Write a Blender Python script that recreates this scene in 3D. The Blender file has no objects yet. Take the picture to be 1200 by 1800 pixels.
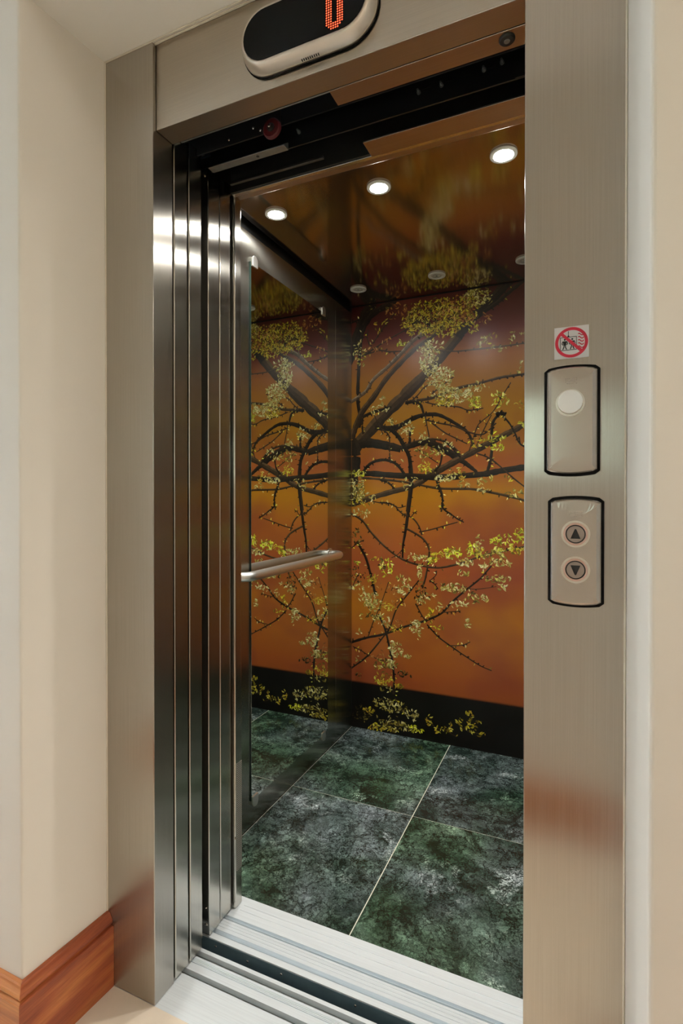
import bpy, bmesh, math, random
from mathutils import Vector, Matrix

# ------------------------------------------------------------------ camera
SC = bpy.context.scene
COL = SC.collection
cam_d = bpy.data.cameras.new('camera')
cam_d.sensor_fit = 'VERTICAL'
cam_d.sensor_height = 36.0
cam_d.lens = 938.48 / 1800 * 36.0
cam_d.shift_y = -22.58 / 1800
cam_d.clip_start = 0.02
cam = bpy.data.objects.new('camera', cam_d)
COL.objects.link(cam)
cam.location = (0.8877, -0.9312, 1.1678)
cam.rotation_euler = (math.radians(90 - 0.3669), 0.0, math.radians(24.2414))
SC.camera = cam

# ------------------------------------------------------------------ world, daylight, exposure
world = bpy.data.worlds.new('sky')
SC.world = world
world.use_nodes = True
bg = world.node_tree.nodes['Background']
bg.inputs['Color'].default_value = (0.62, 0.78, 1.0, 1)
bg.inputs['Strength'].default_value = 1.6
SC.view_settings.view_transform = 'Standard'
SC.view_settings.look = 'None'
SC.view_settings.gamma = 1.0
SC.view_settings.use_curve_mapping = False
SC.view_settings.exposure = 0.0
SC.cycles.max_bounces = 8
SC.cycles.glossy_bounces = 7
SC.cycles.diffuse_bounces = 4
SC.cycles.sample_clamp_indirect = 6.0
SC.cycles.use_denoising = True
SC.cycles.caustics_reflective = True


def area(name, loc, rot, sx, sy, power, col):
    d = bpy.data.lights.new(name, 'AREA')
    d.shape = 'RECTANGLE'
    d.size = sx
    d.size_y = sy
    d.energy = power
    d.color = col
    o = bpy.data.objects.new(name, d)
    o.location = loc
    o.rotation_euler = rot
    COL.objects.link(o)
    return o


P2 = math.pi / 2
# daylight entering through the glazed door at the hall's left end and the small window behind the camera
area('daylight_glazed_door', (-2.52, -0.62, 1.05), (0, -P2, 0), 1.95, 0.60, 74, (0.74, 0.87, 1.0))
area('daylight_window', (0.528, -1.16, 1.38), (P2, 0, 0), 0.36, 0.28, 1.0, (0.76, 1.0, 0.70))

# ------------------------------------------------------------------ helpers
def lin(c):
    c = c / 255.0
    return c / 12.92 if c <= 0.04045 else ((c + 0.055) / 1.055) ** 2.4


def rgb(r, g, b):
    return (lin(r), lin(g), lin(b), 1.0)


class NT:
    """small node-tree helper"""
    def __init__(self, name):
        self.m = bpy.data.materials.new(name)
        self.m.use_nodes = True
        self.t = self.m.node_tree
        self.b = self.t.nodes['Principled BSDF']

    def n(self, typ, **kw):
        nd = self.t.nodes.new(typ)
        for k, v in kw.items():
            if k.startswith('i_'):
                nd.inputs[k[2:].replace('_', ' ')].default_value = v
            else:
                setattr(nd, k, v)
        return nd

    def l(self, a, b):
        self.t.links.new(a, b)

    def coords(self, scale=(1, 1, 1), rnd=False):
        tc = self.n('ShaderNodeTexCoord')
        mp = self.n('ShaderNodeMapping')
        mp.inputs['Scale'].default_value = scale
        src = tc.outputs['Object']
        if rnd:
            oi = self.n('ShaderNodeObjectInfo')
            mu = self.n('ShaderNodeMath', operation='MULTIPLY')
            mu.inputs[1].default_value = 37.0
            self.l(oi.outputs['Random'], mu.inputs[0])
            va = self.n('ShaderNodeVectorMath', operation='ADD')
            self.l(src, va.inputs[0])
            self.l(mu.outputs[0], va.inputs[1])
            src = va.outputs[0]
        self.l(src, mp.inputs['Vector'])
        return mp.outputs[0]

    def ramp(self, fac, stops, interp='LINEAR'):
        r = self.n('ShaderNodeValToRGB')
        r.color_ramp.interpolation = interp
        e = r.color_ramp.elements
        while len(e) < len(stops):
            e.new(0.5)
        for el, (p, c) in zip(e, stops):
            el.position = p
            el.color = c
        self.l(fac, r.inputs[0])
        return r.outputs[0]

    def noise(self, vec, scale, detail=3, rough=0.5, dist=0.0):
        nd = self.n('ShaderNodeTexNoise')
        nd.inputs['Scale'].default_value = scale
        nd.inputs['Detail'].default_value = detail
        nd.inputs['Roughness'].default_value = rough
        nd.inputs['Distortion'].default_value = dist
        self.l(vec, nd.inputs['Vector'])
        return nd.outputs['Fac'], nd.outputs['Color']

    def mix(self, fac, a, b, mode='MIX'):
        mx = self.n('ShaderNodeMix', data_type='RGBA', blend_type=mode)
        if isinstance(fac, (int, float)):
            mx.inputs[0].default_value = fac
        else:
            self.l(fac, mx.inputs[0])
        for s, v in ((mx.inputs[6], a), (mx.inputs[7], b)):
            if isinstance(v, tuple):
                s.default_value = v
            else:
                self.l(v, s)
        return mx.outputs[2]

    def bump(self, h, strength, dist=0.001):
        bp = self.n('ShaderNodeBump')
        bp.inputs['Strength'].default_value = strength
        bp.inputs['Distance'].default_value = dist
        self.l(h, bp.inputs['Height'])
        self.l(bp.outputs[0], self.b.inputs['Normal'])


def plain(name, col, rough=0.5, metal=0.0, emit=None, estr=0.0, grain=0.04, gscale=30.0, spec=None, coat=0.0):
    """colour with a slight procedural mottle"""
    k = NT(name)
    v = k.coords()
    f, _ = k.noise(v, gscale, 3)
    lo = tuple(c * (1 - grain) for c in col[:3]) + (1,)
    hi = tuple(min(1, c * (1 + grain)) for c in col[:3]) + (1,)
    c = k.ramp(f, [(0.3, lo), (0.7, hi)])
    k.l(c, k.b.inputs['Base Color'])
    k.b.inputs['Roughness'].default_value = rough
    k.b.inputs['Metallic'].default_value = metal
    if spec is not None:
        k.b.inputs['Specular IOR Level'].default_value = spec
    if coat:
        k.b.inputs['Coat Weight'].default_value = coat
        k.b.inputs['Coat Roughness'].default_value = 0.1
    if emit:
        k.b.inputs['Emission Color'].default_value = emit
        k.b.inputs['Emission Strength'].default_value = estr
    return k.m


def brushed(name, col, rough, aniso, axis='Z', rot=0.0, streak=(500, 500, 4), amt=0.05, metal=1.0):
    """brushed metal: stretched noise for the brush lines, anisotropic reflection"""
    k = NT(name)
    v = k.coords(streak)
    f, _ = k.noise(v, 1.0, 2, 0.6)
    lo = tuple(c * (1 - amt) for c in col[:3]) + (1,)
    hi = tuple(min(1, c * (1 + amt)) for c in col[:3]) + (1,)
    k.l(k.ramp(f, [(0.3, lo), (0.7, hi)]), k.b.inputs['Base Color'])
    r = k.n('ShaderNodeMapRange')
    r.inputs[3].default_value = rough * 0.9
    r.inputs[4].default_value = rough * 1.12
    k.l(f, r.inputs[0])
    k.l(r.outputs[0], k.b.inputs['Roughness'])
    k.b.inputs['Metallic'].default_value = metal
    k.b.inputs['Anisotropic'].default_value = aniso
    k.b.inputs['Anisotropic Rotation'].default_value = rot
    tg = k.n('ShaderNodeTangent', direction_type='RADIAL', axis=axis)
    k.l(tg.outputs[0], k.b.inputs['Tangent'])
    return k.m


def wood(name, along, c1, c2, c3):
    k = NT(name)
    s = [28.0, 28.0, 28.0]
    s['XYZ'.index(along)] = 2.2
    v = k.coords(tuple(s))
    f, _ = k.noise(v, 1.0, 5, 0.6, 0.4)
    c = k.ramp(f, [(0.25, c3), (0.5, c2), (0.75, c1)])
    s2 = [260.0, 260.0, 260.0]
    s2['XYZ'.index(along)] = 14.0
    v2 = k.coords(tuple(s2))
    g, _ = k.noise(v2, 1.0, 2)
    fine = k.ramp(g, [(0.35, (0.72, 0.66, 0.6, 1)), (0.6, (1, 1, 1, 1))])
    k.l(k.mix(0.6, c, fine, 'MULTIPLY'), k.b.inputs['Base Color'])
    k.b.inputs['Roughness'].default_value = 0.38
    return k.m


def marble(name):
    k = NT(name)
    v = k.coords((1, 1, 1), rnd=True)
    f1, c1 = k.noise(v, 3.4, 7, 0.66, 0.7)
    base = k.ramp(f1, [(0.30, rgb(24, 36, 30)), (0.42, rgb(56, 72, 63)), (0.54, rgb(94, 108, 102)), (0.68, rgb(128, 140, 138))])
    # warped coordinates for the broken, crackled look
    va = k.n('ShaderNodeVectorMath', operation='MULTIPLY_ADD')
    _, wc = k.noise(v, 11.0, 5, 0.65)
    k.l(wc, va.inputs[0])
    va.inputs[1].default_value = (0.13, 0.13, 0.13)
    k.l(v, va.inputs[2])
    w = va.outputs[0]

    def vor(scale, feat):
        vo = k.n('ShaderNodeTexVoronoi', feature=feat)
        vo.inputs['Scale'].default_value = scale
        k.l(w, vo.inputs['Vector'])
        return vo
    # fragments of differing tone
    cell = vor(42.0, 'F1')
    bw = k.n('ShaderNodeRGBToBW')
    k.l(cell.outputs['Color'], bw.inputs[0])
    frag = k.ramp(bw.outputs[0], [(0.2, (0.55, 0.55, 0.55, 1)), (0.8, (1.45, 1.45, 1.45, 1))])
    c = k.mix(0.8, base, frag, 'MULTIPLY')
    # dark veins, coarse and fine
    for scale, wid, lo, hi, amt in ((20.0, 0.05, 0.36, 0.52, 1.0), (42.0, 0.10, 0.34, 0.54, 0.95), (95.0, 0.13, 0.36, 0.58, 0.8)):
        ed = vor(scale, 'DISTANCE_TO_EDGE')
        vein = k.ramp(ed.outputs['Distance'], [(0.0, (amt, amt, amt, 1)), (wid, (0, 0, 0, 1))])
        fm, _ = k.noise(v, scale * 0.22, 4, 0.6)
        vm = k.ramp(fm, [(lo, (0, 0, 0, 1)), (hi, (1, 1, 1, 1))])
        c = k.mix(k.mix(1.0, vein, vm, 'MULTIPLY'), c, rgb(14, 24, 18))
    # pale crackled patches
    fp, _ = k.noise(v, 6.0, 6, 0.7, 0.4)
    pm = k.ramp(fp, [(0.565, (0, 0, 0, 1)), (0.68, (1, 1, 1, 1))])
    ed = vor(60.0, 'DISTANCE_TO_EDGE')
    cl = k.ramp(ed.outputs['Distance'], [(0.05, (0, 0, 0, 1)), (0.18, (1, 1, 1, 1))])
    c = k.mix(k.mix(1.0, pm, cl, 'MULTIPLY'), c, rgb(186, 198, 190))
    # black smoky drifts
    fk, _ = k.noise(v, 4.2, 6, 0.7, 1.2)
    km = k.ramp(fk, [(0.36, (0.8, 0.8, 0.8, 1)), (0.47, (0, 0, 0, 1))])
    c = k.mix(km, c, rgb(16, 26, 20))
    # green / blue-grey drift and fine grain
    fd, _ = k.noise(v, 2.1, 3, 0.5)
    tint = k.ramp(fd, [(0.36, (0.76, 1.0, 0.74, 1)), (0.52, (1.02, 1.0, 1.13, 1))])
    c = k.mix(0.9, c, tint, 'MULTIPLY')
    fg, _ = k.noise(v, 190.0, 3, 0.75)
    gr = k.ramp(fg, [(0.3, (0.5, 0.5, 0.5, 1)), (0.72, (1.6, 1.6, 1.6, 1))])
    c = k.mix(0.9, c, gr, 'MULTIPLY')
    k.l(c, k.b.inputs['Base Color'])
    k.b.inputs['Roughness'].default_value = 0.14
    k.b.inputs['Specular IOR Level'].default_value = 0.4
    return k.m


def perforated(name, col):
    """fine square hole pattern of the small grille"""
    k = NT(name)
    tc = k.n('ShaderNodeTexCoord')
    sp = k.n('ShaderNodeSeparateXYZ')
    k.l(tc.outputs['Object'], sp.inputs[0])
    outs = []
    for ax in (1, 2):
        m = k.n('ShaderNodeMath', operation='MULTIPLY')
        m.inputs[1].default_value = 1 / 0.0055
        k.l(sp.outputs[ax], m.inputs[0])
        fr = k.n('ShaderNodeMath', operation='FRACT')
        k.l(m.outputs[0], fr.inputs[0])
        g = k.n('ShaderNodeMath', operation='GREATER_THAN')
        g.inputs[1].default_value = 0.36
        k.l(fr.outputs[0], g.inputs[0])
        outs.append(g.outputs[0])
    mu = k.n('ShaderNodeMath', operation='MULTIPLY')
    k.l(outs[0], mu.inputs[0])
    k.l(outs[1], mu.inputs[1])
    k.l(k.mix(mu.outputs[0], col, rgb(12, 12, 11)), k.b.inputs['Base Color'])
    inv = k.n('ShaderNodeMath', operation='SUBTRACT')
    inv.inputs[0].default_value = 1.0
    k.l(mu.outputs[0], inv.inputs[1])
    hm = k.n('ShaderNodeMath', operation='MULTIPLY')
    hm.inputs[1].default_value = 0.4
    k.l(inv.outputs[0], hm.inputs[0])
    k.l(hm.outputs[0], k.b.inputs['Metallic'])
    k.b.inputs['Roughness'].default_value = 0.35
    return k.m


def mural_backdrop(name):
    """the printed evening sky: bands of maroon, ochre and orange above a black foot"""
    k = NT(name)
    tc = k.n('ShaderNodeTexCoord')
    mp = k.n('ShaderNodeMapping')
    mp.inputs['Scale'].default_value = (0.8, 1, 3.2)
    k.l(tc.outputs['Object'], mp.inputs[0])
    f, _ = k.noise(mp.outputs[0], 1.6, 2, 0.5)
    sp = k.n('ShaderNodeSeparateXYZ')
    k.l(tc.outputs['Object'], sp.inputs[0])
    wob = k.n('ShaderNodeMath', operation='MULTIPLY_ADD')
    wob.inputs[1].default_value = 0.16
    wob.inputs[2].default_value = -0.08
    k.l(f, wob.inputs[0])
    ad = k.n('ShaderNodeMath', operation='ADD')
    k.l(sp.outputs[2], ad.inputs[0])
    k.l(wob.outputs[0], ad.inputs[1])
    dv = k.n('ShaderNodeMath', operation='DIVIDE')
    dv.inputs[1].default_value = 2.12
    k.l(ad.outputs[0], dv.inputs[0])
    S = MURAL_STOPS
    c = k.ramp(dv.outputs[0], [(z / 2.12, rgb(*col)) for z, col in S])
    # magenta drift near the left corner
    mp2 = k.n('ShaderNodeMapping')
    mp2.inputs['Scale'].default_value = (2.0, 1, 2.6)
    mp2.inputs['Location'].default_value = (0.3, 0, 0.4)
    k.l(tc.outputs['Object'], mp2.inputs[0])
    g, _ = k.noise(mp2.outputs[0], 1.5, 2, 0.5)
    gm = k.ramp(g, [(0.5, (0, 0, 0, 1)), (0.68, (0.55, 0.55, 0.55, 1))])
    c = k.mix(gm, c, rgb(122, 52, 36))
    # black printed foot, edge slightly soft
    ft = k.ramp(sp.outputs[2], [(0.226, (0, 0, 0, 1)), (0.236, (1, 1, 1, 1))])
    c = k.mix(ft, rgb(9, 7, 5), c)
    k.l(c, k.b.inputs['Base Color'])
    k.b.inputs['Roughness'].default_value = 0.28
    k.b.inputs['Specular IOR Level'].default_value = 0.36
    return k.m


def attr_print(name, rough=0.28):
    """ink whose colour is stored per face on the printed shapes"""
    k = NT(name)
    at = k.n('ShaderNodeAttribute', attribute_name='ink')
    v = k.coords((90, 90, 90))
    f, _ = k.noise(v, 1.0, 3, 0.6)
    gr = k.ramp(f, [(0.3, (0.72, 0.72, 0.72, 1)), (0.7, (1.2, 1.2, 1.2, 1))])
    k.l(k.mix(0.8, at.outputs['Color'], gr, 'MULTIPLY'), k.b.inputs['Base Color'])
    k.b.inputs['Roughness'].default_value = rough
    k.b.inputs['Specular IOR Level'].default_value = 0.36
    return k.m


MURAL_STOPS = [(0.0, (126, 66, 24)), (0.30, (146, 74, 30)), (0.60, (158, 98, 22)), (0.80, (144, 72, 34)), (1.00, (150, 86, 28)),
               (1.18, (162, 108, 14)), (1.32, (152, 82, 34)), (1.50, (160, 110, 12)), (1.68, (152, 102, 28)), (1.84, (144, 86, 34)),
               (1.93, (94, 32, 24)), (2.12, (54, 15, 12))]

MAT = {}
MAT['steel'] = brushed('brushed_steel_frame', (0.46, 0.43, 0.385, 1), 0.25, 0.95)
MAT['steel_door'] = brushed('brushed_steel_door', (0.55, 0.53, 0.48, 1), 0.18, 1.0)
MAT['steel_car'] = brushed('brushed_steel_car_wall', (0.43, 0.42, 0.375, 1), 0.21, 0.95)
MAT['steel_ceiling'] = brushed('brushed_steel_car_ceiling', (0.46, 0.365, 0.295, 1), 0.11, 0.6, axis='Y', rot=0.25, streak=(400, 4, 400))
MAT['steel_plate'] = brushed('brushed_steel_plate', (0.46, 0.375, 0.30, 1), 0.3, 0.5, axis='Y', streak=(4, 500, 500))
MAT['steel_header'] = brushed('brushed_steel_header', (0.50, 0.455, 0.39, 1), 0.30, 0.5, axis='Y', streak=(4, 500, 500))
MAT['chrome'] = plain('satin_chrome', (0.66, 0.65, 0.62, 1), 0.2, 1.0)
MAT['cast'] = plain('satin_nickel_casting', (0.70, 0.66, 0.60, 1), 0.3, 1.0, grain=0.02)
MAT['cast_soft'] = plain('satin_display_casting', (0.66, 0.61, 0.55, 1), 0.42, 1.0, grain=0.02)
MAT['cast_plate'] = plain('satin_plate_casting', (0.50, 0.46, 0.42, 1), 0.26, 1.0, grain=0.02)
MAT['rail'] = plain('satin_steel_rail', (0.76, 0.75, 0.71, 1), 0.36, 1.0, grain=0.02)
MAT['alu'] = brushed('ribbed_aluminium', (0.85, 0.905, 0.95, 1), 0.36, 0.5, axis='Y', streak=(5, 600, 600), amt=0.06, metal=0.3)
MAT['galv'] = plain('galvanised_steel', (0.36, 0.38, 0.37, 1), 0.45, 1.0, grain=0.15)
MAT['galv_dark'] = plain('dark_oiled_rail', (0.12, 0.12, 0.115, 1), 0.4, 1.0, grain=0.2)
MAT['black_metal_gloss'] = plain('black_enamelled_board', rgb(16, 18, 20), 0.32)
MAT['black_metal'] = plain('black_painted_metal', rgb(22, 22, 22), 0.5)
MAT['apron'] = plain('dark_blue_steel_apron', rgb(112, 138, 150), 0.36, 0.3, grain=0.1)
MAT['shaft'] = plain('dark_shaft_concrete', rgb(24, 23, 22), 0.9)
MAT['gap'] = plain('black_shadow_gap', rgb(8, 8, 8), 0.6)
MAT['rubber'] = plain('black_rubber_gasket', rgb(10, 9, 9), 0.6, spec=0.15)
MAT['paint'] = plain('cream_wall_paint', rgb(228, 221, 210), 0.75, grain=0.012, gscale=3.0)
MAT['soffit'] = plain('white_ceiling_paint', rgb(246, 241, 233), 0.8, grain=0.01, gscale=3.0)
MAT['caulk'] = plain('white_caulk', rgb(228, 218, 202), 0.6)
MAT['stone'] = plain('cream_limestone', rgb(230, 216, 197), 0.35, grain=0.05, gscale=12.0)
MAT['grout'] = plain('pale_grout', rgb(214, 214, 196), 0.7)
MAT['marble'] = marble('green_marble')
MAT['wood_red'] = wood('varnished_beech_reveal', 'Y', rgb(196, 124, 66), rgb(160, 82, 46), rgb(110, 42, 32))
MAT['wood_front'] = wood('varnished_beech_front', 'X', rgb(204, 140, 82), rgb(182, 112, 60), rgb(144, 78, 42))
MAT['screen'] = plain('black_display_glass', rgb(8, 10, 12), 0.2, grain=0.02, spec=0.12)
MAT['led'] = plain('red_led_dot', rgb(255, 60, 30), 0.4, emit=(1.0, 0.09, 0.03, 1), estr=3.2)
MAT['lens_on'] = plain('lit_downlight_lens', rgb(250, 250, 245), 0.3, emit=(1.0, 0.985, 0.92, 1), estr=400.0)
MAT['lens_off'] = plain('frosted_downlight_lens', rgb(196, 192, 182), 0.4)
MAT['trim_white'] = plain('white_enamel_ring', rgb(206, 206, 198), 0.35)
MAT['mirror'] = plain('mirror_glass', (0.80, 0.82, 0.79, 1), 0.0, 1.0, grain=0.0)
MAT['glass_edge'] = plain('green_glass_edge', rgb(20, 40, 34), 0.2)
MAT['mural'] = mural_backdrop('printed_sunset')
MAT['ink'] = attr_print('printed_ink')
MAT['roller'] = plain('maroon_rubber_roller', rgb(84, 22, 26), 0.45)
MAT['white_print'] = plain('white_vinyl', rgb(214, 210, 208), 0.4, grain=0.01)
MAT['red_print'] = plain('red_vinyl_print', rgb(190, 24, 52), 0.4, grain=0.01)
MAT['black_print'] = plain('black_vinyl_print', rgb(14, 14, 15), 0.4, grain=0.01)
MAT['disc'] = plain('white_plastic_disc', rgb(246, 244, 240), 0.45, grain=0.015)
MAT['copper'] = plain('pinkish_button_ring', (0.66, 0.47, 0.41, 1), 0.28, 1.0)
MAT['btn'] = plain('grey_button_cap', rgb(160, 144, 134), 0.35, 0.4)
MAT['grille'] = perforated('perforated_steel', (0.45, 0.43, 0.38, 1))
MAT['lamp'] = plain('warm_hall_lamp', rgb(255, 244, 220), 0.5, emit=(1.0, 0.94, 0.86, 1), estr=162.0)
MAT['lawn'] = plain('garden_lawn', rgb(96, 134, 70), 0.9, grain=0.3, gscale=2.0)
MAT['frame_white'] = plain('white_window_frame', rgb(220, 220, 216), 0.5)
k = NT('clear_window_pane')
k.b.inputs['Transmission Weight'].default_value = 1.0
k.b.inputs['Roughness'].default_value = 0.0
k.b.inputs['IOR'].default_value = 1.0
MAT['pane'] = k.m


def obj(name, bm, mat, parent=None, loc=None, smooth=False, bevel=0.0, bseg=2):
    bmesh.ops.recalc_face_normals(bm, faces=bm.faces)
    me = bpy.data.meshes.new(name)
    if loc is not None:
        bmesh.ops.translate(bm, verts=bm.verts, vec=-Vector(loc))
    bm.to_mesh(me)
    bm.free()
    o = bpy.data.objects.new(name, me)
    COL.objects.link(o)
    if loc is not None:
        o.location = loc
    if isinstance(mat, str):
        me.materials.append(MAT[mat])
    else:
        for m in mat:
            me.materials.append(MAT[m])
    if smooth:
        for p in me.polygons:
            p.use_smooth = True
    if bevel:
        md = o.modifiers.new('bevel', 'BEVEL')
        md.width = bevel
        md.segments = bseg
        md.limit_method = 'ANGLE'
        md.angle_limit = math.radians(40)
        md.harden_normals = False
    if parent is not None:
        o.parent = parent
        o.matrix_parent_inverse = Matrix.Translation(-parent.location)
    return o


def empty(name, loc=(0, 0, 0)):
    o = bpy.data.objects.new(name, None)
    o.empty_display_size = 0.05
    o.location = loc
    COL.objects.link(o)
    return o


def tag(o, label, cat, group=None):
    o['label'] = label
    o['category'] = cat
    if group:
        o['group'] = group
    return o


def struct(o, label=None):
    o['kind'] = 'structure'
    if label:
        o['label'] = label
    return o


def box(bm, x0, x1, y0, y1, z0, z1):
    vs = [bm.verts.new(p) for p in ((x0, y0, z0), (x1, y0, z0), (x1, y1, z0), (x0, y1, z0),
                                    (x0, y0, z1), (x1, y0, z1), (x1, y1, z1), (x0, y1, z1))]
    for f in ((0, 3, 2, 1), (4, 5, 6, 7), (0, 1, 5, 4), (1, 2, 6, 5), (2, 3, 7, 6), (3, 0, 4, 7)):
        bm.faces.new([vs[i] for i in f])
    return bm


def B(*dims):
    return box(bmesh.new(), *dims)


def prism(bm, poly, a0, a1, axis='Y'):
    """extrude a 2-D outline. axis Y: poly is (x,z); Z: (x,y); X: (y,z)"""
    def P(p, a):
        return {'Y': (p[0], a, p[1]), 'Z': (p[0], p[1], a), 'X': (a, p[0], p[1])}[axis]
    v0 = [bm.verts.new(P(p, a0)) for p in poly]
    v1 = [bm.verts.new(P(p, a1)) for p in poly]
    n = len(poly)
    bm.faces.new(v0)
    bm.faces.new(v1[::-1])
    for i in range(n):
        j = (i + 1) % n
        bm.faces.new((v0[i], v0[j], v1[j], v1[i]))
    return bm


def loft(bm, loops, cap0=True, cap1=True):
    rows = [[bm.verts.new(p) for p in lp] for lp in loops]
    n = len(rows[0])
    for a, b in zip(rows, rows[1:]):
        for i in range(n):
            j = (i + 1) % n
            bm.faces.new((a[i], a[j], b[j], b[i]))
    if cap0:
        bm.faces.new(rows[0])
    if cap1:
        bm.faces.new(rows[-1][::-1])
    return bm


def lathe(bm, prof, axis, c, n=32):
    """prof: (radius, height along axis); axis 'Y' or 'Z' or 'X'"""
    loops = []
    for r, h in prof:
        lp = []
        for i in range(n):
            a = 2 * math.pi * i / n
            u, w = r * math.cos(a), r * math.sin(a)
            lp.append({'Y': (c[0] + u, c[1] + h, c[2] + w), 'Z': (c[0] + u, c[1] + w, c[2] + h),
                       'X': (c[0] + h, c[1] + u, c[2] + w)}[axis])
        loops.append(lp)
    return loft(bm, loops)


def ring(bm, c, r0, r1, y0, y1, n=48, axis='Y'):
    """flat washer with thickness"""
    prof = [(r0, y0), (r1, y0), (r1, y1), (r0, y1)]
    rows = []
    for r, h in prof:
        row = []
        for i in range(n):
            a = 2 * math.pi * i / n
            u, w = r * math.cos(a), r * math.sin(a)
            p = (c[0] + u, c[1] + h, c[2] + w) if axis == 'Y' else (c[0] + u, c[1] + w, c[2] + h)
            row.append(bm.verts.new(p))
        rows.append(row)
    for k_ in range(4):
        a, b = rows[k_], rows[(k_ + 1) % 4]
        for i in range(n):
            j = (i + 1) % n
            bm.faces.new((a[i], a[j], b[j], b[i]))
    return bm


def tube(bm, pts, r, n=16):
    pts = [Vector(p) for p in pts]
    rows = []
    up = Vector((0, 0, 1))
    for i, p in enumerate(pts):
        d = (pts[min(i + 1, len(pts) - 1)] - pts[max(i - 1, 0)]).normalized()
        s = d.cross(up).normalized()
        u = s.cross(d).normalized()
        rows.append([bm.verts.new(p + s * r * math.cos(2 * math.pi * k_ / n) + u * r * math.sin(2 * math.pi * k_ / n)) for k_ in range(n)])
    for a, b in zip(rows, rows[1:]):
        for i in range(n):
            j = (i + 1) % n
            bm.faces.new((a[i], a[j], b[j], b[i]))
    bm.faces.new(rows[0])
    bm.faces.new(rows[-1][::-1])
    return bm


def stadium(cx, cz, w, h, n=14):
    r = h / 2
    out = []
    for k_ in range(n + 1):
        a = -P2 + math.pi * k_ / n
        out.append((cx + w / 2 - r + r * math.cos(a), cz + r * math.sin(a)))
    for k_ in range(n + 1):
        a = P2 + math.pi * k_ / n
        out.append((cx - w / 2 + r + r * math.cos(a), cz + r * math.sin(a)))
    return out


def bolt(parent, x, y, z, r=0.003, axis='Y', h=-0.0025, mat='chrome'):
    return obj('screw', lathe(bmesh.new(), [(r, 0.0005), (r, h * 0.5), (r * 0.6, h)], axis, (x, y, z), 10), mat, parent)


# ------------------------------------------------------------------ key dimensions (metres)
XW, XE = -0.1748, 0.806          # car side walls
YF, YB = 0.3642, 1.5541          # car floor front edge, back wall
ZC = 2.1188                      # car ceiling
DZ = 2.0                         # door head
JX0, JX1 = -0.1468, 0.9498       # outer edges of the steel frame
ZT = 2.195                       # top of the frame
RL, RR = (-0.1576, -0.206), (0.9604, -0.206)   # outer corners of the plaster recess
HX0, HX1, HY0, HZ = -2.4, 3.4, -1.03, 2.62      # hall

# ------------------------------------------------------------------ the hall
o = struct(obj('floor', B(HX0 - 0.1, HX1 + 0.1, HY0 - 0.1, 0.0, -0.04, 0.0), 'stone'))


def rounded_wall(pts, corner, r=0.006):
    """plan outline with one rounded outer corner"""
    out = []
    n = len(pts)
    for i, p in enumerate(pts):
        if i != corner:
            out.append(p)
            continue
        a, b = Vector(pts[i - 1]), Vector(pts[(i + 1) % n])
        p = Vector(p)
        u, w = (a - p).normalized(), (b - p).normalized()
        for k_ in range(5):
            t = k_ / 4
            q = (p + u * r) * (1 - t) ** 2 + p * 2 * t * (1 - t) + (p + w * r) * t * t
            out.append((q.x, q.y))
    return out


WT = 0.058
bm = bmesh.new()
prism(bm, rounded_wall([(JX0 - 0.0005, 0.0), RL, (HX0, RL[1]), (HX0, WT), (JX0 - 0.0005, WT)], 1), 0.0, HZ, 'Z')
struct(obj('wall_left', bm, 'paint'))
bm = bmesh.new()
prism(bm, rounded_wall([(JX1 + 0.0005, 0.0), RR, (HX1, RR[1]), (HX1, WT), (JX1 + 0.0005, WT)], 1), 0.0, HZ, 'Z')
struct(obj('wall_right', bm, 'paint'))
bm = bmesh.new()
prism(bm, [(JX0 - 0.0005, WT), (JX0 - 0.0005, 0.0), RL, RR, (JX1 + 0.0005, 0.0), (JX1 + 0.0005, WT)], ZT + 0.001, HZ, 'Z')
struct(obj('wall_above_lift', bm, 'soffit'))
struct(obj('ceiling', B(HX0 - 0.1, HX1 + 0.1, HY0 - 0.1, WT, HZ, HZ + 0.05), 'soffit'))
struct(obj('wall_far_right', B(HX1, HX1 + 0.08, HY0 - 0.08, RL[1], 0, HZ), 'paint'))
# far-left end wall with a glazed door, and the wall behind the camera with a small window: real openings
GY0, GY1, VX0, VX1, VZ0, VZ1 = -0.97, -0.27, 0.32, 0.735, 1.22, 1.54
bm = bmesh.new()
box(bm, HX0 - 0.08, HX0, HY0 - 0.08, GY0, 0, HZ)
box(bm, HX0 - 0.08, HX0, GY1, RL[1], 0, HZ)
box(bm, HX0 - 0.08, HX0, GY0, GY1, 2.10, HZ)
struct(obj('wall_far_left', bm, 'paint'))
bm = bmesh.new()
box(bm, HX0, VX0, HY0 - 0.08, HY0, 0, HZ)
box(bm, VX0, VX1, HY0 - 0.08, HY0, 0, VZ0)
box(bm, VX0, VX1, HY0 - 0.08, HY0, VZ1, HZ)
box(bm, VX1, HX1, HY0 - 0.08, HY0, 0, HZ)
struct(obj('wall_behind', bm, 'paint'))


def glazing(name, u0, u1, z0, z1, w, along):
    """frame and pane in an opening; along X in the rear wall, along Y in the end wall"""
    def bx(bm, a0, a1, d0, d1, c0, c1):
        if along == 'X':
            return box(bm, a0, a1, HY0 - d1, HY0 - d0, c0, c1)
        return box(bm, HX0 - d1, HX0 - d0, a0, a1, c0, c1)
    bm = bmesh.new()
    bx(bm, u0, u0 + w, 0.02, 0.06, z0, z1)
    bx(bm, u1 - w, u1, 0.02, 0.06, z0, z1)
    bx(bm, u0 + w, u1 - w, 0.02, 0.06, z0, z0 + w)
    bx(bm, u0 + w, u1 - w, 0.02, 0.06, z1 - w, z1)
    f = struct(obj(name, bm, 'frame_white'))
    obj('pane', bx(bmesh.new(), u0 + w, u1 - w, 0.037, 0.043, z0 + w, z1 - w), 'pane', f)


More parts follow.
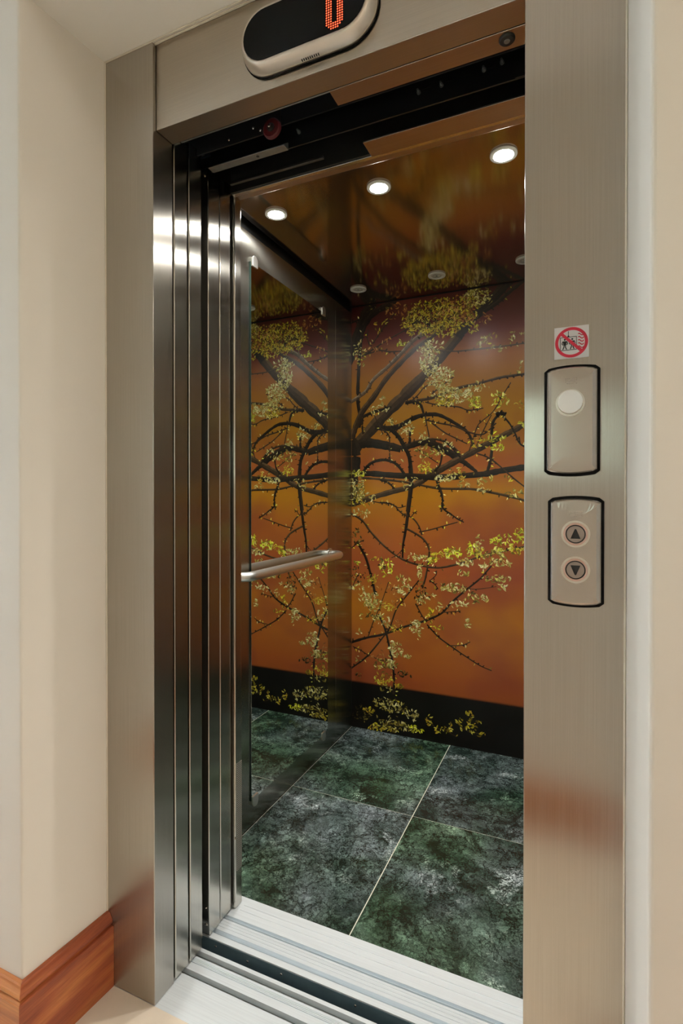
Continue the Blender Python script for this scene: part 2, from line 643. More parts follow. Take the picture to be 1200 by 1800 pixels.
glazing('door_1', GY0, GY1, 0.0, 2.10, 0.06, 'Y')
glazing('window_1', VX0, VX1, VZ0, VZ1, 0.03, 'X')
struct(obj('ground', B(-14, 14, -16, 14, -0.55, -0.5), 'lawn'))

# ceiling lamps of the hall (out of view)
for hx, hy, lab in ((3.0, -0.60, 'round warm ceiling lamp in the hall to the right of the lift'),):
    t = tag(empty('ceiling_lamp', (hx, hy, HZ)), lab, 'lamp')
    obj('lamp_rim', ring(bmesh.new(), (hx, hy, HZ), 0.15, 0.17, -0.035, 0.0, axis='Z'), 'trim_white', t)
    obj('diffuser', lathe(bmesh.new(), [(0.15, -0.002), (0.15, -0.03), (0.10, -0.045)], 'Z', (hx, hy, HZ)), 'lamp', t)

# wooden baseboards with a moulded top edge
BASE = [(0, 0), (0.021, 0), (0.021, 0.1400), (0.0195, 0.1425), (0.0130, 0.1442), (0.0130, 0.1478), (0.0165, 0.1492), (0.0178, 0.1530), (0.0168, 0.1590),
        (0.0132, 0.1640), (0.0115, 0.1668), (0.0098, 0.1705), (0.0075, 0.1733), (0.0, 0.1738)]


def baseboard(name, A, na, Bp, nb, mat, label):
    """A,Bp: wall-line ends; na, nb: offset directions at each end (already mitred)"""
    bm = bmesh.new()
    loft(bm, [[(A[0] + na[0] * t, A[1] + na[1] * t, z) for t, z in BASE],
              [(Bp[0] + nb[0] * t, Bp[1] + nb[1] * t, z) for t, z in BASE]])
    return struct(obj(name, bm, mat), label)


n1 = Vector((0.9986, -0.0523))
n2 = Vector((0, -1.0))
mit = (n1 + n2) / (1 + n1.dot(n2))
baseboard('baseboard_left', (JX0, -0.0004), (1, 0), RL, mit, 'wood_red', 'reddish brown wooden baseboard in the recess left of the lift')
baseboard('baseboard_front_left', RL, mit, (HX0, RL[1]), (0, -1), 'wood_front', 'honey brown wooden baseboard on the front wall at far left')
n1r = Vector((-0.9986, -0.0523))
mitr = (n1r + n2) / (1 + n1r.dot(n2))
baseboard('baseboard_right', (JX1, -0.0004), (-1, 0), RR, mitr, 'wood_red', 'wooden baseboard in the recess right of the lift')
baseboard('baseboard_front_right', RR, mitr, (HX1, RR[1]), (0, -1), 'wood_front', 'wooden baseboard on the front wall at right')

baseboard('baseboard_behind', (HX0, HY0), (0, 1), (HX1, HY0), (0, 1), 'wood_front', 'wooden baseboard along the wall behind the viewer')

# caulk bead between plaster and steel
bm = bmesh.new()
box(bm, JX0 - 0.0002, JX0 + 0.0022, -0.0025, 0.001, 0.174, ZT)
box(bm, JX0, JX1, -0.0025, 0.001, ZT - 0.0018, ZT + 0.0008)
box(bm, 0.0, 0.8, 0.0045, 0.0098, ZT - 0.0018, ZT + 0.0008)
box(bm, JX1 - 0.0028, JX1 + 0.0002, -0.003, 0.001, 0.174, ZT)
struct(obj('trim_1', bm, 'caulk', bevel=0.0008), 'thin white caulk bead around the steel frame')

# ------------------------------------------------------------------ steel surround of the landing door
t = tag(empty('lift_door_surround', (0.4, 0.0, 0.0)), 'brushed stainless steel surround framing the open lift doorway', 'door frame')
obj('jamb', B(JX0, 0.0, 0.0, 0.0635, 0.0, ZT - 0.001), 'steel', t, bevel=0.0016)
obj('jamb', B(0.8, JX1, 0.0, 0.0635, 0.0, ZT - 0.001), 'steel', t, bevel=0.0016)
obj('header', B(0.0012, 0.7988, 0.010, 0.0635, DZ, ZT - 0.001), 'steel_header', t, bevel=0.0012)

struct(obj('trim_2', B(0.8004, 0.84, 0.0660, 0.1700, 0.0, 1.997), 'steel_door', bevel=0.0016), 'steel strike post behind the right jamb')

# ------------------------------------------------------------------ shaft
bm = bmesh.new()
box(bm, -0.80, -0.75, WT, 1.95, -0.4, 2.9)
box(bm, 1.40, 1.45, WT, 1.95, -0.4, 2.9)
box(bm, -0.80, 1.45, 1.90, 1.95, -0.4, 2.9)
box(bm, -0.80, 1.45, WT, 1.95, 2.85, 2.9)
box(bm, -0.80, 1.45, -0.02, 1.95, -0.45, -0.4)
box(bm, -0.80, 1.45, 0.0, 0.02, -0.4, -0.045)
struct(obj('wall_shaft', bm, 'shaft'))

# ------------------------------------------------------------------ sills
def extrude_profile(bm, prof, x0, x1):
    return prism(bm, prof, x0, x1, 'X')


def top_profile(y0, y1, bottom, cuts):
    """cuts: (a, b, depth) grooves cut into the top, sorted"""
    p = [(y0, bottom), (y0, -0.0005)]
    for a, b, d_ in cuts:
        p += [(a, -0.0005), (a, -0.0005 - d_), (b, -0.0005 - d_), (b, -0.0005)]
    p += [(y1, -0.0005), (y1, bottom)]
    return p


t = tag(empty('landing_sill', (0.4, 0.085, -0.03)), 'grooved aluminium threshold on the landing side of the gap', 'threshold')
ls = top_profile(0.0003, 0.1716, -0.036, [(0.0942, 0.1087, 0.014), (0.1280, 0.1300, 0.004), (0.1320, 0.1332, 0.002), (0.1355, 0.1370, 0.003),
                                        (0.1393, 0.1405, 0.002), (0.1464, 0.1621, 0.014)])
obj('sill_plate', extrude_profile(bmesh.new(), ls, -0.44, 0.9), 'alu', t)
obj('groove_liner', box(box(bmesh.new(), -0.44, 0.9, 0.0945, 0.1084, -0.0144, -0.0135), -0.44, 0.9, 0.1467, 0.1618, -0.0144, -0.0135), 'galv', t)

t = tag(empty('car_sill', (0.4, 0.285, -0.03)), 'ribbed aluminium threshold at the front of the marble lift floor', 'threshold')
cs = top_profile(0.207, 0.3640, -0.02, [(0.2235, 0.2376, 0.014), (0.2478, 0.2490, 0.002), (0.2573, 0.2585, 0.002), (0.2663, 0.2675, 0.002),
                                        (0.2741, 0.2788, 0.012), (0.2796, 0.2880, 0.014)])
obj('sill_plate', extrude_profile(bmesh.new(), cs, -0.44, 0.806), 'alu', t)
for yy in (0.3185, 0.3375):
    obj('rib', extrude_profile(bmesh.new(), [(yy - 0.002, -0.001), (yy - 0.001, 0.0009), (yy + 0.001, 0.0009), (yy + 0.002, -0.001)], 0.012, 0.806), 'alu', t)
ap = obj('apron', B(-0.44, 0.806, 0.2062, 0.2078, -0.30, -0.0035), 'apron', t)
for xx in (0.0136, 0.113, 0.2124, 0.411, 0.61):
    bolt(ap, xx, 0.2062, -0.016 if xx != 0.113 else -0.020, 0.0032)

# ------------------------------------------------------------------ sliding door panels, parked at the left
def door_panel(name, y0, y1, x1, z0, z1, label, group, slope=0.0):
    t = tag(empty(name, (-0.2, (y0 + y1) / 2, z0)), label, 'door', group)
    obj('panel', B(-0.42, x1, y0, y1, z0, z1), 'steel_door', t, bevel=0.0028, bseg=3)
    obj('guide_shoe', B(-0.10, -0.04, (y0 + y1) / 2 - 0.004, (y0 + y1) / 2 + 0.004, z0 - 0.012, z0 + 0.001), 'black_metal', t)
    return t


door_panel('landing_door_panel', 0.0695, 0.1165, -0.0005, 0.0035, 2.030, 'steel sliding landing door edge next to the jamb', 'landing door leaves')
door_panel('landing_door_panel', 0.1225, 0.1700, -0.0005, 0.0035, 2.045, 'steel sliding landing door edge beside the dark gap', 'landing door leaves')
cp = door_panel('car_door_panel', 0.2060, 0.2530, -0.008, 0.0035, 2.030, 'steel sliding lift car door edge just behind the dark gap', 'car door leaves')
bolt(cp, -0.018, 0.2060, 0.030, 0.0045)
bolt(cp, -0.018, 0.2060, 0.075, 0.0025)
bolt(cp, -0.020, 0.2060, 2.010, 0.0045)
door_panel('car_door_panel', 0.2580, 0.3060, -0.010, 0.0035, 2.035, 'steel sliding lift car door edge beside the perforated post', 'car door leaves')

# ------------------------------------------------------------------ lift car shell
fc = struct(obj('floor_car', B(XW, XE, YF, YB, -0.03, -0.0022), 'grout'), 'pale grout bed under the green marble tiles')
XT, YT = 0.3270, 0.9451
g = 0.0017
for (a0, a1) in ((XW + 0.0025, XT - g), (XT + g, XE - 0.002)):
    for (b0, b1) in ((YF + 0.0006, YT - g), (YT + g, YB - 0.003)):
        obj('tile', B(a0, a1, b0, b1, -0.010, -0.0006), 'marble', fc, loc=((a0 + a1) / 2, (b0 + b1) / 2, -0.005), bevel=0.0004)

wl = struct(obj('wall_car_left', B(XW - 0.03, XW - 0.012, 0.347, YB, 0.0, ZC + 0.02), 'gap'), 'steel-lined left wall of the lift car')
JY = 1.3629
obj('panel', B(XW - 0.012, XW, 0.347, JY - 0.0012, 0.002, 2.088), 'steel_car', wl, bevel=0.0008)
obj('panel', B(XW - 0.012, XW, JY + 0.0012, YB, 0.002, 2.088), 'steel_car', wl, bevel=0.0008)
obj('joint_strip', B(XW - 0.011, XW + 0.0004, JY - 0.0011, JY + 0.0011, 0.002, 2.088), 'chrome', wl)
struct(obj('wall_car_right', B(XE, XE + 0.02, 0.347, YB, 0.0, ZC + 0.02), 'steel_car'), 'steel right wall of the lift car')
struct(obj('wall_car_back', B(XW - 0.03, XE + 0.02, YB, YB + 0.02, -0.03, ZC + 0.02), 'gap'), 'back wall of the lift car behind the mural')
struct(obj('ceiling_car', B(XW + 0.010, XE, 0.360, YB - 0.008, ZC, ZC + 0.012), 'steel_ceiling', bevel=0.001), 'polished brown-looking steel ceiling of the lift car')
struct(obj('ceiling_car_void', B(XW - 0.03, XE + 0.02, 0.347, YB + 0.02, ZC + 0.02, ZC + 0.05), 'gap'))
wf = struct(empty('wall_car_front', (0.3, 0.33, 0.0)), 'narrow steel front post and transom of the lift car')
obj('post', B(XW - 0.03, -0.001, 0.3135, 0.3465, 0.0, DZ + 0.012), 'steel_door', wf, bevel=0.004, bseg=3)
obj('post', B(0.8004, XE + 0.02, 0.2100, 0.3465, 0.0, DZ - 0.002), 'steel_door', wf, bevel=0.002)
obj('transom', B(XW - 0.03, XE + 0.02, 0.312, 0.3465, DZ + 0.012, ZC + 0.02), 'steel_plate', wf, bevel=0.0015)
obj('vent_grille', B(-0.0011, -0.0003, 0.3195, 0.3440, 0.105, 0.410), 'grille', wf)
bolt(wf, -0.0015, 0.3125, 0.2, 0.003, 'X', 0.003)

# ------------------------------------------------------------------ door gear seen above the opening
t = tag(empty('landing_door_gear', (0.4, 0.12, 2.0)), 'dark landing door track with maroon roller above the opening', 'door gear')
obj('cover_plate', B(0.4115, 0.7995, 0.0645, 0.1085, DZ - 0.001, DZ + 0.003), 'steel_plate', t, bevel=0.0006)
kh = obj('key_hole', lathe(bmesh.new(), [(0.0145, 0.0), (0.0145, -0.002), (0.012, -0.0045)], 'Z', (0.761, 0.0835, DZ - 0.0005), 28), 'black_metal', t)
obj('key_slot', lathe(bmesh.new(), [(0.0055, 0.0), (0.0055, -0.0012), (0.004, -0.0016)], 'Z', (0.761, 0.0835, DZ - 0.0045), 16), 'galv', kh)
obj('track_rail', box(box(bmesh.new(), 0.001, 0.9, 0.094, 0.100, 2.028, 2.075), 0.001, 0.9, 0.080, 0.100, 2.072, 2.078), 'galv_dark', t, bevel=0.001)
obj('track_lip', B(0.001, 0.41, 0.0915, 0.0955, 2.022, 2.0285), 'galv', t, bevel=0.001)
obj('back_board', B(-0.6, 0.9, 0.172, 0.176, 2.048, 2.5), 'black_metal', t)
hg = obj('hanger_plate', B(0.001, 0.245, 0.150, 0.154, 2.024, 2.13), 'black_metal', t)
for xx, zz in ((0.10, 2.036), (0.17, 2.045), (0.19, 2.034)):
    bolt(hg, xx, 0.150, zz, 0.003)
rl = obj('roller', lathe(bmesh.new(), [(0.012, -0.0052), (0.020, -0.006), (0.023, -0.003), (0.023, 0.003), (0.020, 0.006)], 'Y', (0.2278, 0.141, 2.022), 32), 'roller', t, smooth=False)
obj('roller_hub', lathe(bmesh.new(), [(0.0095, 0.0), (0.0095, -0.003), (0.006, -0.005)], 'Y', (0.2278, 0.1358, 2.022), 20), 'black_metal', rl)
obj('roller_bolt', lathe(bmesh.new(), [(0.0042, 0.0), (0.0042, -0.004), (0.003, -0.005)], 'Y', (0.2278, 0.1312, 2.022), 8), 'chrome', rl)
br = obj('lower_bracket', box(box(bmesh.new(), 0.012, 0.236, 0.181, 0.203, 2.0065, 2.009), 0.012, 0.236, 0.200, 0.203, 2.009, 2.024), 'galv', t, bevel=0.0008)
obj('bracket_slot', lathe(bmesh.new(), [(0.004, 0.0), (0.004, -0.0004)], 'Z', (0.155, 0.192, 2.0065), 12), 'gap', br)
gr = obj('guide_post', B(0.006, 0.014, 0.158, 0.166, 2.03, 2.12), 'black_metal', t)
bolt(t, 0.0155, 0.1560, 2.052, 0.004)

t = tag(empty('car_door_gear', (0.4, 0.26, 2.0)), 'black car door operator board with bolts above the opening', 'door gear')
bb = obj('operator_board', B(0.001, 0.9, 0.2065, 0.2105, 2.014, 2.5), 'black_metal_gloss', t)
obj('end_board', B(0.762, 0.9, 0.2035, 0.2064, 2.014, 2.5), 'black_metal', t)
obj('cover_plate', B(0.4150, 0.7995, 0.2415, 0.2990, DZ - 0.001, DZ + 0.003), 'steel_plate', t, bevel=0.0006)
obj('front_lip', B(0.0, 0.7995, 0.300, 0.3119, DZ + 0.0015, DZ + 0.006), 'chrome', t, bevel=0.001)
obj('inner_board', B(0.001, 0.9, 0.293, 0.299, DZ + 0.004, 2.3), 'black_metal', t)
obj('car_track', B(0.02, 0.30, 0.262, 0.270, 2.006, 2.0125), 'galv_dark', t, bevel=0.001)
for xx, zz in ((0.5608, 2.0472), (0.6109, 2.0474), (0.7000, 2.0509), (0.7363, 2.0541), (0.264, 2.0439)):
    b_ = obj('stud', lathe(bmesh.new(), [(0.0045, 0.001), (0.0045, -0.004), (0.0025, -0.004), (0.0025, -0.012)], 'Y', (xx, 0.2065, zz), 10), 'galv', t)
for xx in (0.578, 0.628, 0.665, 0.715):
    obj('slot', B(xx - 0.008, xx + 0.008, 0.2058, 0.2067, 2.0525, 2.0550), 'gap', t)
bolt(t, 0.0784, 0.2925, 2.030, 0.0045)
bolt(t, 0.092, 0.2925, 2.031, 0.0045)

# ------------------------------------------------------------------ mural on the back wall
# branches: (tone, width at start, width at end in mm, x/z pairs in mm on the wall); leaf sprays: (x, z, rx, rz, count, palette)
BRANCHES = [
 (1,64.0,46.5,[-178,1389,-108,1459,-14,1551,94,1646,190,1731,284,1821,374,1923]),
 (0,48.8,44.6,[359,1906,389,1943,440,1992,512,2051,568,2108,609,2144,643,2181]),
 (0,19.0,16.6,[476,2005,533,2034,589,2076,657,2122,697,2143,827,2195]),
 (0,48.6,56.0,[-196,1839,-165,1909,-134,1994,-100,2070,-69,2114,-57,2160]),
 (0,32.0,31.6,[-108,2015,-65,2066,-6,2093,61,2119]),
 (0,19.4,16.0,[-134,1509,-130,1566,-141,1655,-136,1801,-130,1881,-121,1960,-100,2014]),
 (2,16.2,23.1,[-178,1642,-125,1670,-90,1696,-56,1745,20,1801,94,1864,142,1909,190,1938,229,1960]),
 (1,32.4,18.0,[-174,1454,-151,1518,-116,1589,-56,1657,11,1743,94,1821,166,1880,237,1921,314,1964]),
 (0,16.0,12.6,[-116,1561,-73,1578,-5,1594,37,1603]),
 (1,15.6,9.5,[106,1618,167,1625,238,1631,360,1667,455,1681,548,1699,617,1703,658,1706,725,1718,828,1730]),
 (3,6.9,5.3,[238,1650,284,1684,341,1721]),
 (3,6.9,5.3,[143,1627,175,1655,206,1687,268,1701]),
 (3,7.3,6.2,[-108,1870,-56,1881,-22,1885,28,1873,86,1869]),
 (1,7.6,5.5,[190,1892,260,1857,344,1840,433,1838,534,1838,596,1839,658,1841,711,1839,828,1831]),
 (3,7.2,5.5,[-117,1863,-56,1929,-6,1994,53,2057]),
 (3,7.3,5.4,[-108,1870,11,1929,126,1977,206,2021]),
 (3,6.4,4.8,[-78,1915,-89,1957,-86,1996]),
 (0,15.6,10.8,[110,1617,151,1618,183,1604,198,1561]),
 (3,6.8,5.1,[206,1614,269,1595,360,1581,404,1563,441,1562,477,1567]),
 (0,27.2,8.9,[-48,1509,28,1497,78,1506,143,1538,198,1552,269,1549,345,1507,404,1463,423,1428,441,1387]),
 (0,54.1,37.4,[-178,1406,-125,1428,-73,1430,28,1410,86,1394]),
 (0,28.1,34.5,[86,1394,135,1410,206,1422,269,1401,330,1365,382,1333]),
 (0,25.5,13.1,[375,1334,412,1306,449,1276]),
 (1,12.5,9.0,[94,1400,151,1425,238,1436,300,1422,345,1391,375,1356]),
 (0,20.5,20.3,[28,1497,70,1459,102,1407,127,1356,135,1293,135,1208,121,1090]),
 (1,33.9,20.7,[167,1223,222,1265,284,1294,375,1341,463,1386,548,1430,618,1463,659,1486,738,1520,829,1550]),
 (0,29.2,26.2,[-142,1280,-56,1277,29,1269,159,1260,284,1254,420,1262,492,1268,563,1281,659,1294,739,1303,830,1310]),
 (1,11.2,11.2,[-125,1258,-5,1248,127,1231,269,1203,420,1199,507,1184,605,1162,660,1144,726,1106,830,1058]),
 (1,32.4,23.1,[-178,1126,-125,1140,-56,1161,45,1189,127,1208,199,1238]),
 (0,14.4,14.0,[-112,1286,-90,1314,-56,1336,4,1344,62,1322,103,1274]),
 (0,57.4,57.4,[-176,1446,-156,1405,-153,1348,-158,1275]),
 (0,48.6,32.8,[-164,1291,-160,1210,-169,1136]),
 (0,13.3,11.5,[496,1279,506,1315,515,1374,514,1446,522,1504,552,1539]),
 (0,7.2,7.0,[552,1539,590,1493,614,1449,632,1405,659,1383,719,1359,830,1324]),
 (3,5.7,7.4,[686,1183,659,1205,598,1256,535,1315,492,1345,449,1361]),
 (3,5.2,4.3,[412,1370,448,1479,470,1507,520,1548,562,1618,597,1673]),
 (3,5.2,4.4,[441,1383,477,1463,513,1534]),
 (3,6.9,5.2,[238,1513,300,1464,345,1439,405,1407]),
 (3,6.9,5.4,[206,1553,214,1506,226,1448]),
 (3,7.6,5.8,[206,1530,269,1511,345,1492,419,1458,477,1448,534,1496]),
 (0,9.2,9.1,[250,1284,277,1313,286,1366,269,1390]),
 (0,10.0,8.4,[261,1238,285,1184,292,1131,283,1092]),
 (0,11.2,7.9,[-22,1247,20,1232,54,1202]),
 (3,5.6,4.7,[-64,1141,-22,1133,29,1129,66,1114]),
 (3,6.4,4.8,[-56,1577,-22,1503,-5,1471]),
 (3,7.2,6.3,[-26,1504,20,1470,28,1430,28,1374,33,1327]),
 (0,11.3,8.1,[-116,1557,-116,1508,-112,1476]),
 (3,6.2,5.5,[28,1548,41,1516,28,1501]),
 (0,12.5,9.4,[131,1418,131,1464,135,1495]),
 (3,5.4,4.6,[167,1393,222,1353,269,1321]),
 (0,7.6,6.0,[292,1427,338,1387,375,1341]),
 (2,9.4,6.2,[126,1985,142,1936,134,1906]),
 (3,7.7,6.1,[214,1889,229,1826,237,1795]),
 (0,21.9,14.4,[534,1533,555,1539,576,1530]),
 (0,8.8,5.8,[470,1404,469,1382]),
 (0,6.5,4.3,[632,1430,638,1398]),
 (0,11.5,8.1,[-178,2041,-134,2051]),
 (0,18.7,9.4,[141,1227,126,1118,111,1008,97,930,94,859]),
 (1,10.9,9.2,[115,1008,160,986,199,960,225,919,223,865,209,780,192,725]),
 (3,6.2,7.8,[91,1082,144,1060,176,1022,191,980]),
 (3,4.7,4.7,[135,1063,151,1083,167,1093]),
 (3,6.2,5.2,[184,995,238,1008,300,1027,361,1045]),
 (0,9.1,6.0,[262,1218,286,1172,291,1112,330,1082,361,1060,390,1045]),
 (3,6.4,5.5,[-22,1136,29,1131,70,1110,111,1118]),
 (3,6.3,5.5,[62,1109,95,1078,119,1067]),
 (1,11.5,6.2,[-176,1078,-116,1043,-64,980,12,911,95,859,192,833,270,828,346,845,406,867,493,901,564,918,660,944,734,961,831,980]),
 (0,13.0,12.8,[-147,937,-120,897,-94,850,-72,778,-55,715,-48,676]),
 (0,13.1,6.6,[-177,424,-124,446,-72,464,-4,484,112,535,208,572,286,614,331,667,391,724,464,789,514,850]),
 (0,8.2,6.2,[-177,293,-89,366,-4,472,30,523,63,613,112,680,176,762]),
 (0,6.9,4.4,[216,554,270,502,332,463,407,420,465,390,516,374]),
 (3,4.6,4.4,[332,467,362,470,392,478,420,494]),
 (0,9.6,12.6,[-30,581,4,512,25,435,42,358,51,280,51,193]),
 (1,4.7,3.2,[55,178,80,142,108,108]),
 (3,5.7,4.0,[-85,463,-55,547,-21,622,23,744]),
 (3,4.9,4.0,[-168,405,-124,390,-72,368,17,347]),
 (3,7.0,6.2,[160,649,192,594,212,572]),
 (3,4.6,3.9,[262,814,258,791,227,762]),
 (3,5.3,4.6,[227,766,254,748,270,727]),
 (3,3.8,3.7,[286,618,331,625,376,633]),
 (3,3.8,2.9,[376,746,443,739,536,757]),
 (3,3.9,3.2,[99,914,70,882,37,863]),
 (1,3.9,2.2,[209,109,256,71,302,64,355,44]),
 (1,3.0,2.2,[362,105,415,77,480,82]),
 (3,5.7,4.9,[-176,903,-142,929,-107,946]),
 (3,4.9,4.1,[-176,690,-151,749,-133,775])]
LEAF_SPRAYS = [
 (237,2016,129,76,300,0),(237,2016,122,68,120,3),(359,2022,95,75,170,0),(359,2022,95,75,90,4),(454,2075,65,41,80,2),(150,1990,64,55,70,0),
 (61,2064,57,39,45,4),(283,1949,91,37,80,0),(-14,2106,75,32,30,3),(222,1812,46,69,90,1),(276,1723,61,53,100,1),(345,1634,89,41,100,1),
 (299,1615,46,26,45,0),(441,1598,32,30,40,5),(237,1871,62,30,45,1),(-134,1881,30,73,45,2),(94,1911,24,19,14,5),(-10,1638,14,28,9,1),
 (-30,1595,50,17,22,1),(-56,1897,34,24,12,4),(-22,2004,42,32,14,0),(11,1929,33,20,8,4),(469,1867,29,22,14,1),(505,1885,35,22,10,0),
 (617,1878,31,25,14,1),(534,1834,42,14,10,1),(483,1975,36,25,20,4),(433,1938,25,26,20,0),(555,1597,35,29,24,5),(635,1562,27,28,12,0),
 (534,1629,20,12,8,5),(534,1431,36,22,18,5),(542,1387,31,18,20,5),(645,1483,17,14,12,5),(463,1412,50,29,20,0),(111,1496,40,34,40,1),
 (191,1446,31,23,20,1),(222,1376,62,38,50,2),(203,1300,35,31,40,0),(307,1400,38,23,16,1),(94,1333,10,9,3,1),(37,1532,29,24,12,2),
 (-142,1278,39,17,40,5),(-147,1226,39,41,40,1),(-151,1177,39,33,30,2),(300,1252,49,16,34,1),(379,1270,22,26,12,0),(383,1221,33,15,14,1),
 (485,1228,39,30,18,2),(584,1245,21,13,6,0),(612,1176,41,18,18,2),(-99,1153,52,29,26,1),(448,1663,50,18,24,1),(135,1239,48,19,14,1),
 (478,1198,29,14,8,1),(345,1282,30,19,8,2),(624,1756,27,43,6,1),(111,1208,24,16,8,1),(718,1845,39,28,20,1),(738,1576,40,42,24,5),
 (752,1330,39,35,24,0),(746,1155,39,28,20,2),(-138,1180,39,48,35,2),(-125,1083,44,28,26,1),(-147,969,35,41,30,3),(-125,1132,44,24,15,0),
 (8,815,38,44,45,5),(-13,830,25,24,12,3),(-138,831,22,11,10,5),(-138,774,40,44,25,3),(-64,755,26,36,18,0),(-133,710,43,25,18,1),
 (95,722,37,28,36,1),(103,766,45,16,22,2),(-55,852,25,12,8,0),(192,872,47,24,26,1),(338,901,42,26,60,5),(270,887,30,23,20,0),
 (239,858,31,15,16,5),(428,913,29,37,40,5),(457,951,25,37,16,1),(471,907,29,22,24,0),(529,891,52,32,70,2),(564,955,55,40,60,5),
 (640,993,30,35,36,5),(633,922,34,15,24,0),(564,864,42,13,22,1),(387,806,26,18,14,2),(398,859,44,19,28,1),(479,845,18,19,14,1),
 (144,877,20,23,10,1),(184,809,17,38,22,1),(339,739,63,19,50,1),(339,735,52,15,20,2),(421,704,43,26,26,2),(486,706,18,19,14,1),
 (529,793,56,16,36,2),(571,799,28,10,10,1),(564,759,18,22,9,1),(184,701,36,46,44,3),(192,671,39,23,16,1),(243,690,15,10,7,1),
 (-72,650,59,37,60,1),(-64,618,51,40,40,2),(17,621,37,17,24,0),(-72,569,68,24,30,2),(270,654,19,23,9,1),(376,656,56,19,22,1),
 (410,577,11,29,14,1),(228,601,23,35,18,0),(270,544,23,10,7,0),(160,528,28,42,34,1),(63,522,33,19,16,0),(-12,551,42,24,16,1),
 (54,684,25,32,14,4),(87,647,41,20,10,4),(21,721,50,24,12,4),(63,424,37,32,40,1),(112,390,28,10,14,1),(5,337,62,28,36,2),
 (46,366,25,55,24,1),(-4,264,46,32,46,0),(75,236,23,16,16,0),(9,218,32,14,14,2),(100,306,40,17,18,3),(-29,381,42,32,14,4),
 (-133,344,26,16,5,1),(-142,261,27,16,10,3),(-133,482,13,20,5,1),(-29,317,21,12,8,0),(87,552,49,15,10,4),(30,142,90,32,70,2),
 (-98,89,60,32,40,3),(-80,100,34,12,16,0),(145,106,29,31,28,1),(55,43,82,27,70,2),(30,23,50,16,20,0),(157,46,30,20,22,5),
 (-38,15,43,20,26,0),(228,97,14,29,11,0),(271,59,28,17,14,0),(325,76,21,24,12,0),(374,107,21,26,13,0),(418,156,19,22,13,0),
 (422,101,26,34,22,0),(470,76,20,12,8,0),(458,131,15,9,5,0),(55,122,57,47,24,1),(-133,51,44,25,12,3),(720,989,40,35,50,5),
 (766,941,33,28,30,2),(740,800,33,29,16,1),
]
t = tag(empty('tree_mural', ((XW + XE) / 2, YB, 0.0)), 'photographic mural of a leafy branching tree before an orange sunset sky', 'mural')
obj('printed_sky', B(XW + 0.0004, XE - 0.0004, YB - 0.0016, YB - 0.0001, 0.0004, ZC - 0.004), 'mural', t)
random.seed(11)


def catmull(pts, sub=5):
    P = [Vector(p) for p in pts]
    P = [P[0] * 2 - P[1]] + P + [P[-1] * 2 - P[-2]]
    out = []
    for i in range(1, len(P) - 2):
        for s in range(sub):
            u = s / sub
            a, b, c, d_ = P[i - 1], P[i], P[i + 1], P[i + 2]
            out.append(0.5 * ((2 * b) + (c - a) * u + (2 * a - 5 * b + 4 * c - d_) * u * u + (3 * b - a - 3 * c + d_) * u ** 3))
    out.append(P[-2])
    return out


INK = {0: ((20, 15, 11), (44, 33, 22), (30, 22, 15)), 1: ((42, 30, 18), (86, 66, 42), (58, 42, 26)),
       2: ((74, 58, 44), (138, 124, 106), (98, 82, 64)), 3: ((36, 24, 15), (70, 50, 34), (44, 30, 20))}
bm = bmesh.new()
face_cols = []


def add_face(bm, pts, y, col):
    vs = [bm.verts.new((p[0], y, p[1])) for p in pts]
    bm.faces.new(vs)
    face_cols.append(col)


def jit(col, a=0.12):
    k_ = 1 + random.uniform(-a, a)
    return tuple(min(255, max(0, c * k_)) for c in col)


spine = []
for bi, (st, w0, w1, co) in enumerate(BRANCHES):
    pts = [(co[i] / 1000, co[i + 1] / 1000) for i in range(0, len(co), 2)]
    sm = catmull(pts)
    y = YB - 0.0017 - 0.000002 * bi
    n = len(sm)
    L, R, M1, M2 = [], [], [], []
    for i, p in enumerate(sm):
        d_ = (sm[min(i + 1, n - 1)] - sm[max(i - 1, 0)])
        if d_.length < 1e-6:
            d_ = Vector((1, 0))
        d_.normalize()
        nn = Vector((-d_.y, d_.x))
        if nn.y < 0:
            nn = -nn
        w = (w0 + (w1 - w0) * i / (n - 1)) / 1000 * random.uniform(0.86, 1.14) / 2
        L.append(p + nn * w)
        M1.append(p + nn * w * 0.35)
        M2.append(p - nn * w * 0.4)
        R.append(p - nn * w)
        if st in (0, 1, 3) and w < 0.016:
            spine.append((p, d_, w))
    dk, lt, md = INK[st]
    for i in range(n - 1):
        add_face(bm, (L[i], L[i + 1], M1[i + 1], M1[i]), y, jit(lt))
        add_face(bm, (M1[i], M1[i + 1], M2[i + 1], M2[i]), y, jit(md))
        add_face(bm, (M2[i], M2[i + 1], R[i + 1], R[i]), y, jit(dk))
    # buds and spurs
    if w0 < 28:
        for i in range(1, n - 1, 2):
            if random.random() < 0.62:
                d_ = (sm[i + 1] - sm[i - 1]).normalized()
                nn = Vector((-d_.y, d_.x)) * random.choice((-1, 1))
                w = (w0 + (w1 - w0) * i / (n - 1)) / 2000
                ln = w + random.uniform(0.003, 0.010)
                bw = random.uniform(0.0025, 0.005)
                tip = sm[i] + nn * ln + d_ * random.uniform(0, 0.006)
                add_face(bm, (sm[i] - d_ * bw, tip - d_ * bw * 0.7, tip + d_ * bw * 0.7, sm[i] + d_ * bw), y, jit(dk))


